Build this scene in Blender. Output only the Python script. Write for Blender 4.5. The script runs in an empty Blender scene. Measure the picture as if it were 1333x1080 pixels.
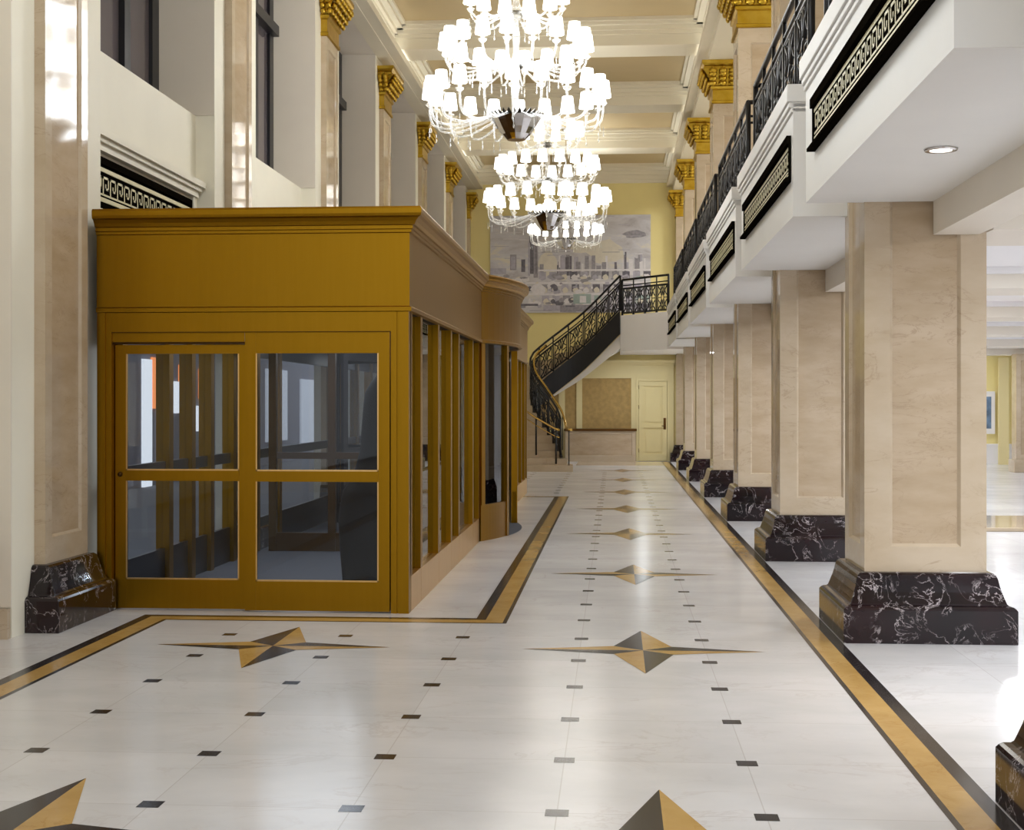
import bpy, math, random
from mathutils import Vector, Matrix
random.seed(7)
C = bpy.context.scene.collection
PI = math.pi
F_PX, CX, HY, VX, EYE = 1820.0, 666.5, 525.0, 800.0, 1.6
PSI = math.atan((VX - CX) / F_PX)

# ------------------------------------------------------------------ mesh helper
class MB:
    def __init__(s): s.v = []; s.f = []; s.m = []; s.s = []
    def face(s, pts, m=0, sm=False):
        b = len(s.v); s.v += [tuple(p) for p in pts]
        s.f.append(tuple(range(b, b + len(pts)))); s.m.append(m); s.s.append(sm)
    def box(s, x0, x1, y0, y1, z0, z1, m=0):
        if x0 > x1: x0, x1 = x1, x0
        if y0 > y1: y0, y1 = y1, y0
        if z0 > z1: z0, z1 = z1, z0
        b = len(s.v)
        s.v += [(x0,y0,z0),(x1,y0,z0),(x1,y1,z0),(x0,y1,z0),(x0,y0,z1),(x1,y0,z1),(x1,y1,z1),(x0,y1,z1)]
        for q in ((0,3,2,1),(4,5,6,7),(0,1,5,4),(1,2,6,5),(2,3,7,6),(3,0,4,7)):
            s.f.append(tuple(b + i for i in q)); s.m.append(m); s.s.append(False)
        return s
    def loft(s, secs, m=0, cap=True, closed=True, sm=False):
        b = len(s.v); n = len(secs[0])
        for q in secs: s.v += [tuple(p) for p in q]
        for i in range(len(secs) - 1):
            for j in range(n if closed else n - 1):
                k = (j + 1) % n
                s.f.append((b+i*n+j, b+i*n+k, b+(i+1)*n+k, b+(i+1)*n+j)); s.m.append(m); s.s.append(sm)
        if cap:
            s.f.append(tuple(b + j for j in range(n))[::-1]); s.m.append(m); s.s.append(False)
            e = b + (len(secs) - 1) * n
            s.f.append(tuple(e + j for j in range(n))); s.m.append(m); s.s.append(False)
        return s
    def tube(s, pts, r, n=8, m=0, sm=True, cap=True):
        pts = [Vector(p) for p in pts]
        rs = r if isinstance(r, (list, tuple)) else [r] * len(pts)
        secs = []
        up = None
        for i, p in enumerate(pts):
            a = pts[max(i-1, 0)]; c = pts[min(i+1, len(pts)-1)]
            d = (c - a)
            if d.length < 1e-9: d = Vector((0,0,1))
            d.normalize()
            if up is None:
                up = Vector((0,0,1)) if abs(d.z) < .9 else Vector((1,0,0))
            u = d.cross(up)
            if u.length < 1e-5: u = d.cross(Vector((.3,.9,.2)))
            u.normalize(); w = u.cross(d).normalized(); up = w
            secs.append([p + (u*math.cos(2*PI*j/n) + w*math.sin(2*PI*j/n)) * rs[i] for j in range(n)])
        return s.loft(secs, m, cap, True, sm)
    def lathe(s, prof, c=(0,0,0), n=24, m=0, sm=True, cap=True):
        return s.loft([[(c[0]+r*math.cos(2*PI*j/n), c[1]+r*math.sin(2*PI*j/n), c[2]+z) for j in range(n)] for r, z in prof], m, cap, True, sm)
    def ball(s, c, rx, ry=None, rz=None, n=10, k=6, m=0):
        ry = rx if ry is None else ry; rz = rx if rz is None else rz
        secs = []
        for i in range(k + 1):
            a = -PI/2 + PI*i/k; q = max(math.cos(a), .02)
            secs.append([(c[0]+rx*q*math.cos(2*PI*j/n), c[1]+ry*q*math.sin(2*PI*j/n), c[2]+rz*math.sin(a)) for j in range(n)])
        return s.loft(secs, m, True, True, True)
    def sqloft(s, prof, x0, x1, y0, y1, m=0, sides='lrfb'):
        # prof: (overhang, z) around the rectangle; overhang only on the sides named
        secs = []
        for o, z in prof:
            l = o if 'l' in sides else 0; r = o if 'r' in sides else 0
            f = o if 'f' in sides else 0; b = o if 'b' in sides else 0
            secs.append([(x0-l,y0-f,z),(x1+r,y0-f,z),(x1+r,y1+b,z),(x0-l,y1+b,z)])
        return s.loft(secs, m)
    def panel(s, o, u, w, W, H, mg, dp, m=0, mp=None):
        # a face with a sunk panel: o corner, u across, w up; mg=(l,r,b,t)
        o, u, w = Vector(o), Vector(u), Vector(w); nrm = u.cross(w).normalized()
        l, r, b, t = mg; mp = m if mp is None else mp
        P = lambda a, c, d=0: o + u*a + w*c - nrm*d
        s.face([P(0,0),P(W,0),P(W-r,b),P(l,b)], m); s.face([P(W,0),P(W,H),P(W-r,H-t),P(W-r,b)], m)
        s.face([P(W,H),P(0,H),P(l,H-t),P(W-r,H-t)], m); s.face([P(0,H),P(0,0),P(l,b),P(l,H-t)], m)
        e = dp*.9
        a = [P(l,b),P(W-r,b),P(W-r,H-t),P(l,H-t)]; c = [P(l+e,b+e,dp),P(W-r-e,b+e,dp),P(W-r-e,H-t-e,dp),P(l+e,H-t-e,dp)]
        for i in range(4):
            j = (i+1) % 4; s.face([a[i],a[j],c[j],c[i]], m)
        s.face(c, mp)
    def build(s, name, mats, parent=None, bevel=0, world=True, seg=2):
        if not isinstance(mats, (list, tuple)): mats = [mats]
        off = Vector((0,0,0))
        if parent is not None and world:
            q = parent
            while q is not None: off += q.location; q = q.parent
        me = bpy.data.meshes.new(name)
        me.from_pydata([(x-off.x, y-off.y, z-off.z) for x,y,z in s.v], [], s.f)
        for q in mats: me.materials.append(q)
        for p, a, b in zip(me.polygons, s.m, s.s): p.material_index = a; p.use_smooth = b
        me.update()
        o = bpy.data.objects.new(name, me); C.objects.link(o)
        if parent is not None: o.parent = parent
        if bevel:
            b = o.modifiers.new('bevel', 'BEVEL'); b.width = bevel; b.segments = seg; b.limit_method = 'ANGLE'; b.angle_limit = math.radians(40)
        return o

def thing(name, label, cat, loc=(0,0,0), group=None, rz=0):
    o = bpy.data.objects.new(name, None); C.objects.link(o); o.location = loc; o.rotation_euler = (0,0,rz)
    o.empty_display_size = .1
    return tag(o, label, cat, group)
def tag(o, label, cat, group=None):
    o['label'] = label; o['category'] = cat
    if group: o['group'] = group
    return o
def struct(o): o['kind'] = 'structure'; return o
def dup(root, loc, label=None, group=None):
    r = root.copy(); C.objects.link(r); r.location = loc
    if label: r['label'] = label
    if group: r['group'] = group
    for ch in list(root.children):
        c = ch.copy(); C.objects.link(c); c.parent = r
        for g in list(ch.children):
            d = g.copy(); C.objects.link(d); d.parent = c
    return r

# ------------------------------------------------------------------ materials
def srgb(r, g, b):
    f = lambda c: (c/255/12.92) if c/255 <= .04045 else ((c/255+.055)/1.055)**2.4
    return (f(r), f(g), f(b), 1)
def newmat(name):
    m = bpy.data.materials.new(name); m.use_nodes = True
    return m, m.node_tree, m.node_tree.nodes['Principled BSDF']
def N(nt, t, **kw):
    n = nt.nodes.new(t)
    for k, v in kw.items():
        if hasattr(n, k): setattr(n, k, v)
        else: n.inputs[k].default_value = v
    return n
def mat(name, col, rough=.5, metal=0, spec=.5, vary=0, vs=6, emit=None, es=0, coat=0):
    m, nt, p = newmat(name)
    p.inputs['Base Color'].default_value = col; p.inputs['Roughness'].default_value = rough
    p.inputs['Metallic'].default_value = metal; p.inputs['Specular IOR Level'].default_value = spec
    if coat: p.inputs['Coat Weight'].default_value = coat; p.inputs['Coat Roughness'].default_value = .08
    if vary:
        g = N(nt, 'ShaderNodeNewGeometry'); n = N(nt, 'ShaderNodeTexNoise', Scale=vs, Detail=4.0)
        nt.links.new(g.outputs['Position'], n.inputs['Vector'])
        r = N(nt, 'ShaderNodeValToRGB'); r.color_ramp.elements[0].position = .3; r.color_ramp.elements[1].position = .7
        c0 = tuple(max(0, c*(1-vary)) for c in col[:3]) + (1,); c1 = tuple(min(1, c*(1+vary)) for c in col[:3]) + (1,)
        r.color_ramp.elements[0].color = c0; r.color_ramp.elements[1].color = c1
        nt.links.new(n.outputs['Fac'], r.inputs['Fac']); nt.links.new(r.outputs['Color'], p.inputs['Base Color'])
    if emit: p.inputs['Emission Color'].default_value = emit; p.inputs['Emission Strength'].default_value = es
    return m
def marble(name, base, base2, vein, rough=.1, scale=1.2, vscale=1.6, vw=.018, vstr=.5, stretch=(1,1,1), mask=True, joints=None, jcol=None, sharp=False, spec=.5):
    m, nt, p = newmat(name); L = nt.links.new
    g = N(nt, 'ShaderNodeNewGeometry'); mp = N(nt, 'ShaderNodeMapping'); mp.inputs['Scale'].default_value = stretch
    L(g.outputs['Position'], mp.inputs['Vector'])
    n1 = N(nt, 'ShaderNodeTexNoise', Scale=scale, Detail=5.0, Roughness=.6); L(mp.outputs[0], n1.inputs['Vector'])
    r1 = N(nt, 'ShaderNodeValToRGB'); e = r1.color_ramp.elements
    e[0].position = .34; e[0].color = base; e[1].position = .66; e[1].color = base2
    L(n1.outputs['Fac'], r1.inputs['Fac'])
    n2 = N(nt, 'ShaderNodeTexNoise', Scale=vscale, Detail=7.0, Roughness=.62, Distortion=.9); L(mp.outputs[0], n2.inputs['Vector'])
    r2 = N(nt, 'ShaderNodeValToRGB'); e = r2.color_ramp.elements
    e[0].position = .5 - vw; e[0].color = (0,0,0,1); e[1].position = .5 + vw; e[1].color = (0,0,0,1)
    q = e.new(.5); q.color = (1,1,1,1)
    L(n2.outputs['Fac'], r2.inputs['Fac'])
    fac = r2.outputs['Color']
    if mask:
        n3 = N(nt, 'ShaderNodeTexNoise', Scale=vscale*1.1, Detail=3.0); L(g.outputs['Position'], n3.inputs['Vector'])
        r3 = N(nt, 'ShaderNodeValToRGB'); r3.color_ramp.elements[0].position = .42; r3.color_ramp.elements[1].position = .62
        L(n3.outputs['Fac'], r3.inputs['Fac'])
        mm = N(nt, 'ShaderNodeMath', operation='MULTIPLY'); L(fac, mm.inputs[0]); L(r3.outputs['Color'], mm.inputs[1]); fac = mm.outputs[0]
    ms = N(nt, 'ShaderNodeMath', operation='MULTIPLY'); L(fac, ms.inputs[0]); ms.inputs[1].default_value = vstr
    mx = N(nt, 'ShaderNodeMix', data_type='RGBA'); L(ms.outputs[0], mx.inputs[0]); L(r1.outputs['Color'], mx.inputs[6]); mx.inputs[7].default_value = vein
    out = mx.outputs[2]
    if joints:
        sx, ox, oy, wd = joints
        sep = N(nt, 'ShaderNodeSeparateXYZ'); L(g.outputs['Position'], sep.inputs[0]); fs = []
        for ax, of in ((0, ox), (1, oy)):
            a = N(nt, 'ShaderNodeMath', operation='SUBTRACT'); L(sep.outputs[ax], a.inputs[0]); a.inputs[1].default_value = of - sx/2
            b = N(nt, 'ShaderNodeMath', operation='PINGPONG'); L(a.outputs[0], b.inputs[0]); b.inputs[1].default_value = sx/2
            c = N(nt, 'ShaderNodeMath', operation='GREATER_THAN'); L(b.outputs[0], c.inputs[0]); c.inputs[1].default_value = sx/2 - wd; fs.append(c)
        o = N(nt, 'ShaderNodeMath', operation='MAXIMUM'); L(fs[0].outputs[0], o.inputs[0]); L(fs[1].outputs[0], o.inputs[1])
        # slab to slab variation
        sc = N(nt, 'ShaderNodeVectorMath', operation='MULTIPLY_ADD'); L(g.outputs['Position'], sc.inputs[0])
        sc.inputs[1].default_value = (1/sx, 1/sx, 0); sc.inputs[2].default_value = (-ox/sx, -oy/sx, 0)
        fl = N(nt, 'ShaderNodeVectorMath', operation='FLOOR'); L(sc.outputs[0], fl.inputs[0])
        wn = N(nt, 'ShaderNodeTexWhiteNoise', noise_dimensions='2D'); L(fl.outputs[0], wn.inputs['Vector'])
        mr = N(nt, 'ShaderNodeMapRange'); L(wn.outputs['Value'], mr.inputs[0]); mr.inputs[3].default_value = .94; mr.inputs[4].default_value = 1.03
        mv = N(nt, 'ShaderNodeVectorMath', operation='SCALE'); L(out, mv.inputs[0]); L(mr.outputs[0], mv.inputs['Scale'])
        mj = N(nt, 'ShaderNodeMix', data_type='RGBA'); js = N(nt, 'ShaderNodeMath', operation='MULTIPLY'); L(o.outputs[0], js.inputs[0]); js.inputs[1].default_value = .55
        L(js.outputs[0], mj.inputs[0]); L(mv.outputs[0], mj.inputs[6]); mj.inputs[7].default_value = jcol; out = mj.outputs[2]
    L(out, p.inputs['Base Color']); p.inputs['Roughness'].default_value = rough; p.inputs['Specular IOR Level'].default_value = spec
    return m
def metal(name, c0, c1, rough, st=(30,30,1.5), sc=1.0, spec=.5):
    m, nt, p = newmat(name); L = nt.links.new
    g = N(nt, 'ShaderNodeNewGeometry'); mp = N(nt, 'ShaderNodeMapping'); mp.inputs['Scale'].default_value = st; L(g.outputs['Position'], mp.inputs['Vector'])
    n = N(nt, 'ShaderNodeTexNoise', Scale=sc, Detail=4.0); L(mp.outputs[0], n.inputs['Vector'])
    r = N(nt, 'ShaderNodeValToRGB'); r.color_ramp.elements[0].position = .3; r.color_ramp.elements[1].position = .7
    r.color_ramp.elements[0].color = c0; r.color_ramp.elements[1].color = c1
    L(n.outputs['Fac'], r.inputs['Fac']); L(r.outputs['Color'], p.inputs['Base Color'])
    p.inputs['Metallic'].default_value = 1; p.inputs['Roughness'].default_value = rough
    return m
def glass(name, tint=(1,1,1,1), refl=1.0, rough=.0, ior=1.5, base=0.0, milk=0.0):
    m = bpy.data.materials.new(name); m.use_nodes = True; nt = m.node_tree; nt.nodes.clear(); L = nt.links.new
    o = N(nt, 'ShaderNodeOutputMaterial'); t = N(nt, 'ShaderNodeBsdfTransparent'); t.inputs[0].default_value = tint
    g = N(nt, 'ShaderNodeBsdfGlossy'); g.inputs['Roughness'].default_value = rough
    f = N(nt, 'ShaderNodeFresnel'); gm = N(nt, 'ShaderNodeNewGeometry'); ri = N(nt, 'ShaderNodeMapRange')
    ri.inputs[3].default_value = ior; ri.inputs[4].default_value = 1/ior; L(gm.outputs['Backfacing'], ri.inputs[0]); L(ri.outputs[0], f.inputs['IOR'])
    a = N(nt, 'ShaderNodeMath', operation='MULTIPLY_ADD'); L(f.outputs[0], a.inputs[0]); a.inputs[1].default_value = refl; a.inputs[2].default_value = base
    x = N(nt, 'ShaderNodeMixShader'); L(a.outputs[0], x.inputs[0]); L(t.outputs[0], x.inputs[1]); L(g.outputs[0], x.inputs[2]); last = x
    if milk:
        d = N(nt, 'ShaderNodeBsdfTranslucent'); d.inputs[0].default_value = (.95,.95,.93,1); y = N(nt, 'ShaderNodeMixShader'); y.inputs[0].default_value = milk
        L(x.outputs[0], y.inputs[1]); L(d.outputs[0], y.inputs[2]); last = y
    L(last.outputs[0], o.inputs[0])
    return m

TILE, OX, OY = .8115, -.2245, 5.462
M = {}
M['floor'] = marble('white marble floor', srgb(201,200,201), srgb(215,213,214), srgb(182,171,168), rough=.19, scale=.9, vscale=1.3, vw=.02, vstr=.35, stretch=(1,1.6,1),
                    joints=(TILE, OX, OY, .0025), jcol=srgb(175,168,164), spec=.2)
M['black_inlay'] = marble('black stone inlay', srgb(30,28,31), srgb(42,39,41), srgb(100,96,96), rough=.17, vstr=.3, spec=.25)
M['gold_inlay'] = marble('ochre stone inlay', srgb(176,139,76), srgb(192,156,93), srgb(160,116,50), rough=.17, spec=.25, scale=3, vscale=4, vw=.03, vstr=.5)
M['beige'] = marble('beige marble', srgb(184,165,139), srgb(197,180,157), srgb(146,120,96), spec=.24, rough=.07, scale=1.6, vscale=1.9, vw=.014, vstr=.4, stretch=(1,1,2.2))
M['beige_panel'] = marble('beige marble panel', srgb(176,155,127), srgb(190,170,145), srgb(136,110,86), spec=.24, rough=.06, scale=1.8, vscale=2.6, vw=.013, vstr=.4, stretch=(1,1,3.2))
M['black_marble'] = marble('black veined marble', srgb(17,13,16), srgb(38,21,24), srgb(215,205,206), rough=.08, scale=2.4, vscale=5.2, vw=.010, vstr=.9, spec=.4)
M['cream'] = mat('cream plaster', srgb(236,231,214), .55, vary=.02, vs=2)
M['greige'] = mat('greige plaster', srgb(226,217,203), .6, vary=.02, vs=2)
M['white'] = mat('white plaster', srgb(238,235,235), .6, vary=.01, vs=2)
M['fascia'] = mat('ivory balcony paint', srgb(232,231,228), .5, vary=.015, vs=2)
M['ceiling'] = mat('warm ceiling paint', srgb(228,219,196), .7, vary=.02, vs=1.5)
M['ceil_panel'] = mat('tan coffer paint', srgb(196,175,133), .75, vary=.03, vs=1.5)
M['yellow'] = mat('pale yellow wall paint', srgb(232,216,150), .6, vary=.02, vs=1.5)
M['yellow_trim'] = mat('yellow cream trim paint', srgb(228,213,160), .5)
M['tan_panel'] = mat('tan fabric panel', srgb(176,147,92), .85, vary=.14, vs=9)
M['brass'] = metal('brushed dark brass', srgb(143,104,20), srgb(147,107,23), .36)
M['brass_light'] = metal('brushed pale brass', srgb(206,166,104), srgb(216,178,118), .3)
M['brass_dark'] = mat('dark brass and painted gap shade', srgb(70,46,14), .5, .8)  # plain dark brass, also used to colour the shade in gaps
M['rail_brass'] = metal('polished brass', srgb(226,186,96), srgb(236,200,120), .22)
M['gold'] = metal('gold leaf', srgb(178,142,38), srgb(200,166,66), .36, st=(6,6,6))
M['grille_gold'] = mat('pale gold grille paint', srgb(218,208,164), .45)
M['iron'] = mat('black wrought iron', srgb(16,14,17), .4, 0, .4)
M['grille_black'] = mat('black grille metal', srgb(18,15,11), .6, 0, 0)
M['frame_dark'] = mat('dark bronze window frame', srgb(20,20,26), .35)
M['pane_dusk'] = mat('dusk window glass', srgb(96,88,92), .08, 0, .6, vary=.05, vs=.7)
M['glass'] = glass('clear door glass', (.9,.92,.94,1), .55)
M['glass_side'] = glass('clear side glass', (.7,.72,.74,1), 1.0, base=.04)
M['glass_dark'] = glass('dark curved glass', (.1,.1,.12,1), 1.0, base=.03)
M['crystal'] = glass('crystal', (.95,.96,.97,1), .8, rough=.08, base=.14, milk=.13)
M['silver'] = metal('polished silver', srgb(196,192,190), srgb(214,210,206), .1, st=(20,20,20))
M['dark_silver'] = mat('dark silver leaf', srgb(92,88,80), .3, .9)
def shade_mat():
    m, nt, p = newmat('lit white lampshade')
    p.inputs['Base Color'].default_value = srgb(245,240,228); p.inputs['Roughness'].default_value = .7
    p.inputs['Emission Color'].default_value = (1, .97, .93, 1); p.inputs['Emission Strength'].default_value = SHADE
    return m
SHADE = 3.2
M['shade'] = shade_mat()
M['lens'] = mat('lit downlight lens', (1,1,1,1), .5, emit=(1,.97,.92,1), es=2.5)
M['mat'] = mat('grey entrance matting', srgb(74,76,84), .9, vary=.1, vs=30)
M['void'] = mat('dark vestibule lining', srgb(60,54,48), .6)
M['drape'] = mat('dark drapery', srgb(12,10,13), .8, 0, .15, vary=.3, vs=8)
M['chrome_handle'] = mat('brown bronze handle', srgb(96,64,26), .35, .8)

# ------------------------------------------------------------------ layout constants
COLF = 9.63; STEP = 4.85; CW = .8
CX0, CX1 = 1.69, 2.50
def front(k): return COLF + STEP*k
def back(k): return front(k) + CW
WALLX, PILX = -4.10, -4.02
FARY = 39.0
CEIL = 8.2; BEAMZ = 7.77; CAPTOP = 7.45

# ------------------------------------------------------------------ floor with its inlaid bands, dots
b = MB()
b.face([(-4.9,-4,0),(11,-4,0),(11,42,0),(-4.9,42,0)], 0)
Z1 = .0008
def fq(x0, x1, y0, y1, m, z=Z1): b.face([(x0,y0,z),(x1,y0,z),(x1,y1,z),(x0,y1,z)], m)
# right band
fq(1.282,1.311,-4,38.6,1); fq(1.311,1.446,-4,38.6,2); fq(1.446,1.52,-4,38.6,1)
# band along the vestibule: front, hall side, left side and far return
def ring(pts_in, w0, w1, m):
    # pts_in: polyline on the hall side; offset to the left of travel between w0 and w1
    P = [Vector((x, y)) for x, y in pts_in]; nn = []
    for i in range(len(P)):
        d0 = (P[i]-P[i-1]).normalized() if i > 0 else None; d1 = (P[i+1]-P[i]).normalized() if i < len(P)-1 else None
        a = [Vector((-d.y, d.x)) for d in (d0, d1) if d is not None]
        nv = a[0] if len(a) == 1 else (a[0]+a[1])/(1+a[0].dot(a[1])); nn.append(nv)
    for i in range(len(P)-1):
        q = [P[i]+nn[i]*w0, P[i+1]+nn[i+1]*w0, P[i+1]+nn[i+1]*w1, P[i]+nn[i]*w1]
        b.face([(v.x, v.y, Z1) for v in q][::1], m)
path = [(-4.0,24.1),(-.785,24.1),(-.785,10.13),(-3.31,10.13),(-3.31,-4)]
for w0, w1, m in ((0,.03,1),(.03,.165,2),(.165,.24,1)): ring(path, -w0, -w1, m)
# small black squares at the slab corners
for i in range(-4, 2):
    for j in range(-12, 41):
        x, y = OX+TILE*i, OY+TILE*j
        if x < -3.3 or x > 1.2: continue
        if x < -.75 and 10.0 < y < 24.3: continue
        if y > 32.3: continue
        h = .046
        fq(x-h, x+h, y-h, y+h, 1)
# beige stone band before the stairs
fq(-1.0,1.28,36.2,38.6,3)
floor = struct(b.build('floor', [M['floor'], M['black_inlay'], M['gold_inlay'], M['beige']]))
# make all floor faces look up
for p in floor.data.polygons:
    if p.normal.z < 0: p.flip()

def star_mesh():
    s = MB(); L_ = .782; z = .0
    nx, ny = .19, .145
    def tri(a, c, d, m):
        q = [a, c, d]
        if (c[0]-a[0])*(d[1]-a[1]) - (c[1]-a[1])*(d[0]-a[0]) < 0: q = [a, d, c]
        s.face([(x, y, z) for x, y in q], m)
    O = (0,0)
    NE, NW, SW, SE = (nx,ny), (-nx,ny), (-nx,-ny), (nx,-ny)
    tri(O,(0,L_),NW,0); tri(O,(0,L_),NE,1); tri(O,(0,-L_),SW,1); tri(O,(0,-L_),SE,0)
    tri(O,(-L_,0),NW,1); tri(O,(-L_,0),SW,0); tri(O,(L_,0),NE,0); tri(O,(L_,0),SE,1)
    return s
star0 = None
for (sx, ys) in ((.184, [5.04+4.057*i for i in range(8)]), (-2.25, [5.04, 9.09])):
    for y in ys:
        if star0 is None:
            star0 = star_mesh().build('star_inlay', [M['black_inlay'], M['gold_inlay']], floor); o = star0
        else:
            o = star0.copy(); C.objects.link(o); o.parent = floor
        o.location = (sx, y, .0016)

# ------------------------------------------------------------------ marble columns of the right row
BASEP = [(.165,0),(.165,.222),(.155,.236),(.142,.246),(.118,.252),(.108,.262),(.098,.29),(.083,.335),(.070,.38),(.062,.42),(.052,.445),(.035,.458),(0,.462)]
CAPP = [(.012,6.74),(.03,6.75),(.03,6.79),(.012,6.80),(.012,6.97),(.04,6.99),(.045,7.03),(.03,7.05),(.05,7.10),(.085,7.17),(.13,7.24),(.165,7.28),(.175,7.30),(.175,7.345),(.15,7.35),(.165,7.36),(.20,7.40),(.205,7.45)]
def shaft(x0, x1, y0, y1, z0, z1, parent, name):
    s = MB(); H = z1-z0; mg = (.17,.17,.17,.2)
    s.panel((x0,y0,z0),(1,0,0),(0,0,1),x1-x0,H,mg,.022,0,1)
    s.panel((x1,y0,z0),(0,1,0),(0,0,1),y1-y0,H,mg,.022,0,1)
    s.panel((x1,y1,z0),(-1,0,0),(0,0,1),x1-x0,H,mg,.022,0,1)
    s.panel((x0,y1,z0),(0,-1,0),(0,0,1),y1-y0,H,mg,.022,0,1)
    return s.build(name, [M['beige'], M['beige_panel']], parent)
def capital(x0, x1, y0, y1, parent, sides='lrfb'):
    s = MB(); s.sqloft(CAPP, x0, x1, y0, y1, 0, sides)
    # egg and leaf ornaments round the flare
    def row(p0, p1, out, n):
        p0, p1, out = Vector(p0), Vector(p1), Vector(out)
        for i in range(n):
            c = p0 + (p1-p0)*((i+.5)/n)
            for t, (o, z) in enumerate(((.075,7.08),(.12,7.15),(.165,7.22),(.20,7.27))):
                w = ((p1-p0).length/n)*(.36,.42,.36,.26)[t]
                q = c + out*o
                s.ball((q.x, q.y, z), abs(p1.x-p0.x)/n*.40 + abs(out.x)*.03 + .004, abs(p1.y-p0.y)/n*.40 + abs(out.y)*.03 + .004, .05, 8, 5)
            q = c + out*.19; s.ball((q.x,q.y,7.325), .028, .028, .02, 6, 4)
    if 'f' in sides: row((x0-(.1 if 'l' in sides else 0),y0,0),(x1+.1,y0,0),(0,-1,0),6 if 'l' in sides else 2)
    if 'l' in sides: row((x0,y0-.1,0),(x0,y1+.1,0),(-1,0,0),6)
    if 'r' in sides: row((x1,y0-.1,0),(x1,y1+.1,0),(1,0,0),6)
    return s.build('capital', M['gold'], parent)
def base_block(x0, x1, y0, y1, parent, sides='lrfb'):
    s = MB(); s.sqloft(BASEP, x0, x1, y0, y1, 0, sides)
    return s.build('base', M['black_marble'], parent, bevel=.004)
collab = ['beige marble pillar whose black base just enters the bottom right corner',
          'large beige marble pillar on black veined base, nearest one fully in view',
          'second full beige pillar in the right row, standing behind the nearest one',
          'third full beige pillar in the right row, counting away from the viewer',
          'fourth full beige pillar in the right row, counting away from the viewer',
          'fifth full beige pillar in the right row, small black base',
          'sixth full beige pillar in the right row, last but one before the door']
proto = None
for k in range(-1, 6):
    loc = ((CX0+CX1)/2, front(k)+CW/2, 0)
    if proto is None:
        proto = thing('marble_pillar', collab[0], 'pillar', loc, 'marble pillars along the right side')
        base_block(CX0, CX1, front(k), back(k), proto)
        shaft(CX0, CX1, front(k), back(k), .462, 3.9, proto, 'lower_shaft')
        shaft(CX0, CX1, front(k), back(k), 3.9, 6.74, proto, 'upper_shaft')
        capital(CX0, CX1, front(k), back(k), proto)
    else: dup(proto, loc, collab[k+1])
k = 6
t = thing('marble_pillar', 'last beige pillar of the right row, set against the far wall beside the door', 'pillar', ((CX0+CX1)/2, FARY-.13, 0), 'marble pillars along the right side')
base_block(CX0, CX1, front(k), FARY, t, 'lrf'); shaft(CX0, CX1, front(k), FARY, .462, 3.9, t, 'lower_shaft')
shaft(CX0, CX1, front(k), FARY, 3.9, 6.74, t, 'upper_shaft'); capital(CX0, CX1, front(k), FARY, t, 'lrf')

# ------------------------------------------------------------------ left pilasters
pillab = {0:'tall beige pilaster with black marble base at the left, against the brass vestibule',
          1:'beige pilaster rising behind the vestibule roof, between the first and second dark windows',
          2:'beige pilaster with gold capital above the vestibule, between the second and third windows',
          3:'third gold-capped pilaster on the left wall counting from the far end, partly over the vestibule corner',
          4:'fourth beige pilaster along the left wall, gold capital left of the big chandelier',
          5:'fifth slender pilaster along the left wall, gold capital below the chandelier rim',
          6:'farthest pilaster on the left wall, small gold capital beside the yellow end wall'}
pillab[3] = 'beige left-wall pilaster with gold capital, nearest one whose whole capital is in view'
pillab[4] = 'beige pilaster with gold capital on the left wall, second whole capital in view'
pillab[5] = 'beige pilaster with gold capital on the left wall, third whole capital in view'
proto = None
for k in range(0, 7):
    y0, y1 = (front(k), back(k)) if k < 6 else (front(k), FARY)
    def mk(k, y0, y1):
        t = thing('marble_pilaster', pillab[k], 'pilaster', (PILX-.04, (y0+y1)/2, 0), 'gold-capped pilasters on the left wall')
        x0, x1 = WALLX, PILX
        base_block(x0, x1, y0, y1, t, 'rfb' if k < 6 else 'rf')
        s = MB(); z0, z1 = .462, 6.74
        s.face([(x0,y0,z0),(x1,y0,z0),(x1,y0,z1),(x0,y0,z1)]); s.face([(x1,y1,z0),(x0,y1,z0),(x0,y1,z1),(x1,y1,z1)])
        s.face([(x0,y1,z0),(x0,y0,z0),(x0,y0,z1),(x0,y1,z1)])
        s.panel((x1,y0,z0),(0,1,0),(0,0,1),y1-y0,z1-z0,(.12,.12,.18,.15),.02,0,1)
        s.build('shaft', [M['beige'], M['beige_panel']], t)
        capital(x0, x1, y0, y1, t, 'rfb' if k < 6 else 'rf')
        return t
    if proto is None: proto = mk(k, y0, y1)
    elif k < 6: dup(proto, (PILX-.04, (y0+y1)/2, 0), pillab[k])
    else: mk(k, y0, y1)

# ------------------------------------------------------------------ left wall with window niches
w = MB()
NB, NE_ = .48, -.37          # niche begins .48 beyond pilaster back, ends .37 before the next front
SPX, GLX = -4.30, -4.70
for k in range(-1, 7):
    y0 = back(k-1) + NB if k > -1 else -4
    y1 = front(k) + NE_
    p0, p1 = front(k)+NE_, (back(k)+NB if k < 6 else FARY+.2)
    if k in (1,2,3): w.box(-4.95, WALLX, p0, p1, 3.02, CEIL); w.box(-4.2, WALLX, front(k), back(k), 0, 3.02)
    else: w.box(-4.95, WALLX, p0, p1, 0, CEIL)          # pier
for k in range(-1, 6):
    y0, y1 = back(k)+NB, front(k+1)+NE_
    w.box(-4.95, WALLX, y0, y1, 7.62, CEIL)       # head of the niche
    if k in (0,1,2):
        w.box(-4.95, SPX, y0, y1, 3.02, 4.557)
    elif k == -1: pass
    else: w.box(-4.95, SPX, y0, y1, 0, 4.557)
w.box(-4.95, -4.27, back(-1)+NB, front(0)+NE_, 0, CEIL)
wall_left = struct(w.build('wall_left', M['cream']))
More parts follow.
